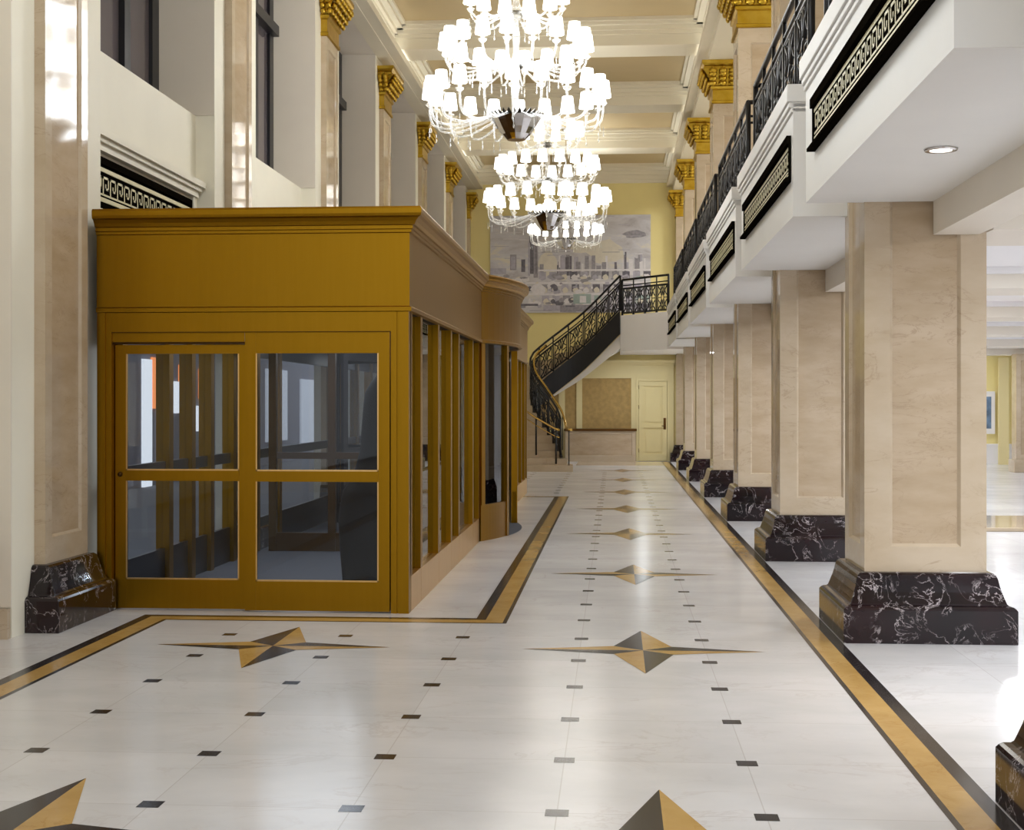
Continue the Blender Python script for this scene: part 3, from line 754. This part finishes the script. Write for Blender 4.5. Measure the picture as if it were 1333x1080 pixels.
# corner posts and header of the front
s = MB()
s.box(VX0,VX0+.03,VY0,VY0+.1,0,3.0); s.box(VX0+.03,VX0+.075,VY0-.03,VY0+.1,0,2.30); s.box(VX0+.075,VX0+.12,VY0-.012,VY0+.1,0,2.30); s.build('jamb', M['brass'], V); s = MB()
s.box(-1.70,-1.655,VY0-.012,VY0+.1,0,2.30); s.box(-1.655,-1.64,VY0,VY0+.1,0,2.30); s.box(-1.64,VX1,VY0-.012,VY0+.115,0,2.30)
s.build('jamb', M['brass'], V)
s = MB(); s.box(VX0+.12,-1.70,VY0-.01,VY0+.1,2.15,2.30); s.box(VX0+.12,-2.84,VY0+.01,VY0+.1,2.075,2.15); s.build('header', M['brass'], V)
s = MB(); s.box(VX0+.12,-2.84,VY0+.02,VY0+.1,2.06,2.075); s.box(VX0+.12,-1.7,VY0-.013,VY0-.01,2.147,2.152); s.build('painted_gap_shade', M['brass_dark'], V)  # dark strips coloured as the shade in the gaps above the doors
def sliding_door(x0, x1, y, ztop, label):
    dname = MB(); st_l, st_r = .085, .085
    s = MB()
    s.box(x0,x0+st_l,y,y+.045,.01,ztop); s.box(x1-st_r,x1,y,y+.045,.01,ztop)
    s.box(x0+st_l,x1-st_r,y+.002,y+.043,.01,.235); s.box(x0+st_l,x1-st_r,y-.004,y+.045,1.0,1.08); s.box(x0+st_l,x1-st_r,y+.002,y+.043,1.985,ztop)
    o = s.build('sliding_door', M['brass'], V); o['label'] = label
    for z0, z1 in ((.235,1.0),(1.08,1.985)):
        s = MB(); s.box(x0+st_l-.005,x1-st_r+.005,y+.018,y+.026,z0,z1); s.build('glass_pane', M['glass'], o)
    s = MB()
    for z0 in (.235,1.08): s.box(x0+st_l,x1-st_r,y-.001,y+.012,z0,z0+.012)
    s.box(x0+st_l,x0+st_l+.01,y-.001,y+.012,.235,1.985); s.box(x1-st_r-.01,x1-st_r,y-.001,y+.012,.235,1.985)
    s.build('glazing_bead', M['brass_light'], o)
    return o
d1 = sliding_door(-3.875,-2.81,VY0+.055,2.055,'left sliding door, set behind the right one')
s = MB(); s.lathe([(.022,0),(.022,.02),(.015,.03)],(0,0,0),12); s = MB(); s.ball((-3.835,VY0+.05,1.05),.02,.02,.02); s.build('lock_knob', M['brass_dark'], d1)
d2 = sliding_door(-2.835,-1.712,VY0+.002,2.148,'right sliding door, set in front')
# hall-side wall: mullions, kick panels, panes
MY = [10.69,11.27,12.40,13.36,14.02,15.42,DY0-.02]
def side(yy):
    for i, y in enumerate(yy):
        s = MB(); h = .055
        s.box(VX1-.10,VX1-.0,y-h,y+h,.27,2.30); s.build('mullion', M['brass'], V)
    for a, c_ in zip(yy[:-1], yy[1:]):
        s = MB(); s.box(VX1-.12,VX1,a+.004,c_-.004,.0,.27); s.build('kick_panel', M['brass_light'], V)
        s = MB(); s.box(VX1-.053,VX1-.047,a+.055,c_-.055,.27,2.30); s.build('side_pane', M['glass_side'], V)
side(MY); side([DY1+.02,20.6,21.7,22.6,23.5,24.4,VY1-.06])
# bowed revolving-door front
ar = darc(.0, 40)
def arcseg(i0, i1, z0, z1, o0, o1, m, name):
    s = MB(); A = darc(o0,40)[i0:i1+1]; B = darc(o1,40)[i0:i1+1]
    s.loft([[(a[0],a[1],z0),(c_[0],c_[1],z0),(c_[0],c_[1],z1),(a[0],a[1],z1)] for a, c_ in zip(A,B)], 0, True, True); return s.build(name, m, V)
arcseg(0,9,0,.42,-.06,.0,M['brass'],'bow_kick_panel'); arcseg(31,40,0,.42,-.06,.0,M['brass'],'bow_kick_panel')
for i0 in (0,9,31,39): arcseg(i0,i0+1,0.42 if i0 in (0,39) else 0,2.30,-.07,.012,M['brass'],'bow_post')
arcseg(1,9,.42,2.30,-.035,-.028,M['glass_dark'],'bow_pane'); arcseg(32,39,.42,2.30,-.035,-.028,M['glass_dark'],'bow_pane')
s = MB(); q = darc(.02,40)[9:32]; s.face([(x,y,.004) for x,y in q]+[(-2.6,19,.004),(-2.6,16.5,.004)]); s.build('door_mat', M['mat'], V)
# revolving door: shaft and four wings
cx, cy, R_ = -2.62, DYC, 1.28
s = MB(); s.lathe([(.05,0.01),(.05,2.28)],(cx,cy,0),16); rd = s.build('revolving_door', M['brass'], V)
for i in range(4):
    a = PI/4+.25+i*PI/2; d = Vector((math.cos(a),math.sin(a),0)); nrm = Vector((-d.y,d.x,0))
    def bar(r0,r1,z0,z1,th,s):
        P = [Vector((cx,cy,0))+d*r+nrm*t_ for r,t_ in ((r0,-th),(r1,-th),(r1,th),(r0,th))]
        s.loft([[(p_.x,p_.y,z0) for p_ in P],[(p_.x,p_.y,z1) for p_ in P]])
    s = MB(); bar(R_-.08,R_,.02,2.25,.025,s); bar(.05,R_-.08,.02,.28,.022,s); bar(.05,R_-.08,2.12,2.25,.022,s); bar(.05,R_-.08,1.0,1.06,.02,s); bar(.05,.13,.28,2.12,.022,s)
    wg = s.build('door_wing', M['frame_dark'], rd)
    s = MB(); bar(.13,R_-.08,.28,2.12,.004,s)
    s.build('wing_pane', M['glass'], rd)
# inner street wall of the vestibule: posts, panes and a dark base rail
yy = [10.75,11.9,12.55,13.15,13.95,14.9,15.9,19.6,20.8,22.0,23.2,24.6]
XW = -3.9
for y in yy:
    s = MB(); s.box(XW-.06,XW+.06,y-.055,y+.055,.0,2.3); s.build('street_post', M['brass'], V)
for a, c_ in zip(yy[:-1], yy[1:]):
    s = MB(); s.box(XW-.02,XW+.02,a+.055,c_-.055,.0,.35); s.box(XW-.025,XW+.025,a+.055,c_-.055,1.0,1.1); s.box(XW-.02,XW+.02,a+.055,c_-.055,2.1,2.3); s.build('street_rail', M['frame_dark'], V)
    s = MB(); s.box(XW-.004,XW+.004,a+.055,c_-.055,.35,2.1); s.build('street_pane', M['glass'], V)
# cross partition deeper inside
s = MB()
for x in (-3.7,-3.05,-2.4,-1.8): s.box(x-.04,x+.04,14.92,15.0,0,2.3)
s.box(-3.7,-1.8,14.93,14.99,1.0,1.07); s.box(-3.7,-1.8,14.93,14.99,2.15,2.3); s.box(-3.7,-1.8,14.93,14.99,0,.2)
s.build('inner_partition', M['brass_dark'], V)
s = MB(); s.box(-3.98,-1.58,24.9,24.96,0,2.3); s.build('end_panel', M['brass'], V)
s = MB(); s.face([(-3.95,10.72,.003),(-1.69,10.72,.003),(-1.69,24.8,.003),(-3.95,24.8,.003)]); s.build('matting', M['mat'], V)
# dark draped figure just inside the right-hand door
secs = []
Yd = 11.25
for py, pl_ in ((790,447),(755,446),(720,443),(680,441),(655,444),(640,447),(625,456),(610,463),(585,469),(556,471),(530,473),(511,475),(498,482),(487,490),(482,498)):
    xl = fx(pl_, Yd); xr = -1.72; z = EYE-(py-HY)/F_PX*Yd*.995
    if z < 0: z = .004
    rx = (xr-xl)/2; cxm = (xr+xl)/2
    secs.append([(cxm+rx*math.cos(2*PI*j/24)*(1+.03*math.cos(PI*j/2)), Yd+.02+rx*.8*math.sin(2*PI*j/24)*(1+.03*math.cos(PI*j/2)), max(z,.004)) for j in range(24)])
s = MB(); s.loft(secs, 0, True, True, True)
tag(s.build('draped_figure', M['drape']), 'dark draped standing form just inside the right-hand glass door', 'sculpture')

# ------------------------------------------------------------------ street outside the doors
s = MB(); s.box(-14,-4.96,5,80,-.06,-.005); struct(s.build('floor_street', mat('grey asphalt', srgb(120,122,128), .8)))
t = thing('street_building', 'shopfront with lit windows across the street, seen through the vestibule doors', 'building', (-9.2,30,0))
s = MB(); s.box(-9.4,-9.0,5,80,0,6); s.build('wall', mat('grey street facade', srgb(150,150,162), .8), t)
litw = mat('lit shop window', srgb(230,230,235), .6, emit=(.95,.97,1,1), es=.9); litg = mat('dim shop window', srgb(190,192,200), .6, emit=(.8,.85,.95,1), es=.35); lito = mat('orange lit shop sign', srgb(240,130,70), .6, emit=(1,.32,.1,1), es=1.0)
R = random.Random(3)
y = 20
FACX = -9.0
def sy(px):
    a = (px-CX)/F_PX; return (math.cos(PSI)+math.sin(PSI)*a)/(-math.sin(PSI)+math.cos(PSI)*a)*FACX
for p0, p1, z0, z1, m, nm in ((184,195,0,2.45,litw,'shop_window'),(203,210,.3,2.0,litw,'shop_window'),(222,231,1.4,2.05,litw,'shop_window'),(255,261,1.0,1.55,litw,'shop_window'),(345,372,.6,2.5,litg,'shop_window'),(390,430,.4,2.3,litg,'shop_window'),
        (196,203,1.5,2.5,lito,'shop_sign'),(232,240,1.5,2.4,lito,'shop_sign'),(258,269,1.7,2.35,lito,'shop_sign')):
    s = MB(); s.box(FACX,FACX+.05,sy(p0),sy(p1),z0,z1); s.build(nm, m, t)

# ------------------------------------------------------------------ chandeliers
def chandelier(loc, label, sc, top):
    t = thing('chandelier', label, 'chandelier', loc, 'crystal chandeliers along the hall')
    B = lambda mb, nm, m, p=t: mb.build(nm, m, p, world=False)
    K = lambda pr: [(r*sc, z*sc) for r, z in pr]
    s = MB(); s.lathe(K([(.03,-.012),(.11,-.012),(.125,0),(.17,.05),(.22,.12),(.27,.20),(.30,.25)]), (0,0,0), 16, 0, False); B(s,'bowl',M['silver'])
    s = MB(); n = 32
    for i in range(n):
        a = 2*PI*i/n; r0, r1 = .24*sc, .34*sc
        d = Vector((math.cos(a),math.sin(a),0)); q = Vector((-d.y,d.x,0))*.032*sc
        s.face([d*r0+q+Vector((0,0,.245*sc)), d*r0-q+Vector((0,0,.245*sc)), d*r1*.96-q*.6+Vector((0,0,.28*sc)), d*r1+Vector((0,0,.315*sc)), d*r1*.96+q*.6+Vector((0,0,.28*sc))])
    B(s,'leaf_collar',M['dark_silver'])
    s = MB(); zt = top-loc[2]
    prof = [(.035,.2),(.06,.3),(.03,.4),(.03,.55),(.055,.62),(.03,.7),(.03,.82),(.09,.88),(.05,.95),(.03,1.05),(.05,1.2),(.03,1.35),(.03,1.45),(.08,1.52),(.04,1.6),(.03,1.8),(.07,1.9),(.1,2.05),(.04,2.2)]
    pr = K(prof); s.lathe(pr, (0,0,0), 12); B(s,'crystal_stem',M['crystal'])
    s = MB(); s.tube([(0,0,2.1*sc),(0,0,zt-.05)],.014,8); s.lathe([(.02,zt-.12),(.1,zt-.06),(.11,zt-.005)],(0,0,0),16); B(s,'chain',M['silver'])
    for ti, (rad, n, zc, zh, hub) in enumerate(((1.035,20,.58,.27,.27),(.84,18,1.15,.86,.08),(.57,12,1.75,1.47,.07))):
        if ti:
            s = MB(); s.lathe(K([(.02,zh-.05),(.07,zh-.03),(.10,zh+.02),(.05,zh+.05)]),(0,0,0),12); B(s,'hub',M['dark_silver'])
        lo = zc-.45 if ti == 0 else zc-.36
        am = None
        for i in range(n):
            a = 2*PI*(i+.25*ti+.1)/n
            if am is None:
                s = MB()
                P = [(hub,0,zh),(hub+(rad-hub)*.3,0,lo+.06),(hub+(rad-hub)*.62,0,lo),(rad-.09,0,lo+.02),(rad-.02,0,lo+.10),(rad,0,zc-.19)]
                # smooth the arm
                T = [(j/5.0,)+p_ for j, p_ in enumerate(P)]
                s.tube([tuple(c_*sc for c_ in interp(T, j/18)) for j in range(19)], .014*sc, 6)
                s.lathe(K([(.012,zc-.2),(.045,zc-.17),(.05,zc-.155),(.02,zc-.15),(.022,zc-.11),(.06,zc-.105),(.055,zc-.1)]),(rad*sc,0,0),10)
                ao = B(s,'arm',M['crystal']); am = ao
                s = MB(); s.lathe(K([(.088,zc-.095),(.09,zc-.09),(.066,zc+.1),(.062,zc+.1),(.06,zc+.095),(.084,zc-.088)]),(rad*sc,0,0),14,0,True,False)
                sh = B(s,'lamp_shade',M['shade'],ao)
                drs = []
                for rr, zz in ((rad,lo-.02),(hub+(rad-hub)*.62,lo-.05)):
                    s = MB(); s.lathe(K([(.002,zz-.10),(.012,zz-.075),(.004,zz-.04),(.008,zz-.02),(.003,zz+.03)]),(rr*sc,0,0),6,0,False)
                    drs.append(B(s,'crystal_drop',M['crystal'],ao))
                ao.rotation_euler = (0,0,a)
            else:
                ao = am.copy(); C.objects.link(ao); ao.parent = t; ao.rotation_euler = (0,0,a)
                for ch in [sh]+drs:
                    q = ch.copy(); C.objects.link(q); q.parent = ao
    return t
HX = -1.165
ch = [(16.57, 4.74, 1.0, 'huge tiered crystal chandelier with white shades, nearest and largest, top cut by the frame'),
      (24.3, 4.62, 1.0, 'middle crystal chandelier with lit white shades, behind the largest one'),
      (33.5, 5.3, .82, 'smallest farthest crystal chandelier with lit shades, in front of the painting')]
for y, z, sc, lab in ch: chandelier((HX,y,z), lab, sc, CEIL)

# ------------------------------------------------------------------ downlight, aisle room
t = thing('downlight', 'round recessed downlight in the white underside of the nearest balcony bay', 'light', (1.744,7.64,SOF))
s = MB(); s.lathe([(.062,SOF-.012),(.085,SOF-.012),(.09,SOF-.001),(.062,SOF-.001)],(1.744,7.64,0),24,0,True,False); s.build('trim_ring', M['silver'], t)
s = MB(); s.lathe([(.06,SOF-.009),(.06,SOF-.002)],(1.744,7.64,0),24); s.build('lens', M['lens'], t)
s = MB(); s.box(2.52,11,37.6,37.9,.5,SOF,0); s.box(2.52,11,37.5,37.9,0,.5,1); s.box(2.52,11,37.48,37.6,.5,.54,1)
struct(s.build('wall_aisle_back', [M['yellow'], M['white']]))
s = MB(); s.box(10.6,11,-4,37.5,0,SOF); struct(s.build('wall_aisle_right', M['white']))
s = MB()
for x in (10.16,): s.box(x-.13,x+.13,37.42,37.5,0,2.8,0)
struct(s.build('trim_7', M['yellow_trim']))
s = MB(); s.box(4.1,10.55,17.85,19.8,.0,.05); tag(s.build('stone_platform', M['beige'], bevel=.01), 'low beige stone plinth strip on the floor beyond the nearest pillar', 'plinth')
t = thing('framed_picture', 'blue picture in a white frame on the yellow wall at the far right', 'picture', (9.7,37.58,1.4))
s = MB(); x0, x1, z0, z1 = 9.42, 9.97, .80, 1.92; y = 37.55
s.box(x0,x1,y,y+.045,z0,z1); s.build('frame', M['white'], t, bevel=.006)
s = MB(); s.box(x0+.1,x1-.1,y-.004,y,z0+.14,z1-.14); s.build('picture', mat('blue painted print', srgb(104,128,156), .5, vary=.4, vs=6), t)
t = thing('marble_pier', 'pinkish marble pier at the right edge, far across the aisle room', 'pier', (9.6,33.4,0))
s = MB(); s.panel((9.30,33.2,.3),(1,0,0),(0,0,1),.5,2.4,(.1,.1,.1,.1),.015,0,1); s.box(9.30,9.80,33.224,33.6,.0,2.755); s.build('shaft', [M['beige'], M['beige_panel']], t)
s = MB(); s.box(9.24,9.86,33.14,33.66,0,.3); s.build('base', M['beige'], t, bevel=.01)

# ------------------------------------------------------------------ lights
WARM = (.91,.97,1.03)
def point(name, loc, e, r, col=(1,.9,.76)):
    l = bpy.data.lights.new(name, 'POINT'); l.energy = e; l.shadow_soft_size = r; l.color = col
    o = bpy.data.objects.new(name, l); C.objects.link(o); o.location = loc; return o
def area(name, loc, e, size, col=(1,.95,.88), rot=(0,0,0)):
    l = bpy.data.lights.new(name, 'AREA'); l.energy = e; l.shape = 'DISK'; l.size = size; l.color = col
    o = bpy.data.objects.new(name, l); C.objects.link(o); o.location = loc; o.rotation_euler = rot; return o
for y, z, sc, lab in ch:
    point('chandelier_and_fill_glow', (HX,y,z+.9*sc), {16.57:245, 24.3:14, 33.5:10}[y], .85*sc, WARM)
    area('ceiling_bounce_fill', (HX,y,z+2.3*sc), {16.57:8, 24.3:6, 33.5:20}[y], 2.2, WARM, (PI,0,0))  # added to bounce light off the ceiling; not part of the chandeliers
for y in (8.3, .3): point('chandelier_and_fill_glow', (HX,y,5.9), 165, .9, WARM)  # fill lights added out of view; no chandelier hangs at these spots
for x, a in ((-3.72,-.5),(1.5,.5)):  # unseen strips added along both cornices to wash the ceiling evenly
    l = bpy.data.lights.new('ceiling_wash_fill', 'AREA'); l.energy = 34; l.shape = 'RECTANGLE'; l.size = .06; l.size_y = 42; l.color = WARM
    o = bpy.data.objects.new('ceiling_wash_fill', l); C.objects.link(o); o.location = (x,17.5,7.70); o.rotation_euler = (0,PI+a,0)
for k in range(-2, 6):
    yc = (back(k)+front(k+1))/2
    for x, e in ((4.1,88), (6.2,22), (8.6,20)): area('aisle_fill', (x, yc, 2.955), e, .3, (.90,.955,1.02))  # unseen fill added over the aisle to brighten floor and soffits
area('downlight_lamp', (1.744,7.64,SOF-.02), 8, .12).data.spread = math.radians(95)
for k in range(0, 6): area('gallery_fill', (4.4, (back(k)+front(k+1))/2, 7.9), (75,75,80,105,125,130)[k], .8, WARM)  # unseen fill added in the gallery to reach the left and end walls
area('landing_fill', (.75,37.2,2.94), 22, .3, WARM)  # unseen fill added under the landing for the dim door and counter
for y in (11.8,13.6,16,21.8): area('vestibule_fill', (-2.8,y,2.28), 18, 1.5, (.88,.93,1))  # unseen fill added to brighten the vestibule interior

wd = bpy.data.worlds.new('World'); bpy.context.scene.world = wd; wd.use_nodes = True
bg = wd.node_tree.nodes['Background']; bg.inputs[0].default_value = (.93,.96,1,1); bg.inputs[1].default_value = .9

# ------------------------------------------------------------------ camera
cam = bpy.data.cameras.new('camera'); co = bpy.data.objects.new('camera', cam); C.objects.link(co)
cam.sensor_fit = 'HORIZONTAL'; cam.sensor_width = 36; cam.lens = F_PX/1333*36; cam.shift_y = -(540-HY)/1333
co.location = (0,0,EYE); co.rotation_euler = (PI/2,0,PSI); cam.clip_start = .05; cam.clip_end = 200
sc_ = bpy.context.scene; sc_.camera = co
sc_.view_settings.view_transform = 'Standard'; sc_.view_settings.look = 'None'; sc_.view_settings.gamma = 1; sc_.view_settings.exposure = 0.22
sc_.cycles.max_bounces = 10; sc_.cycles.diffuse_bounces = 5; sc_.cycles.glossy_bounces = 5; sc_.cycles.transparent_max_bounces = 24
sc_.cycles.sample_clamp_indirect = 6
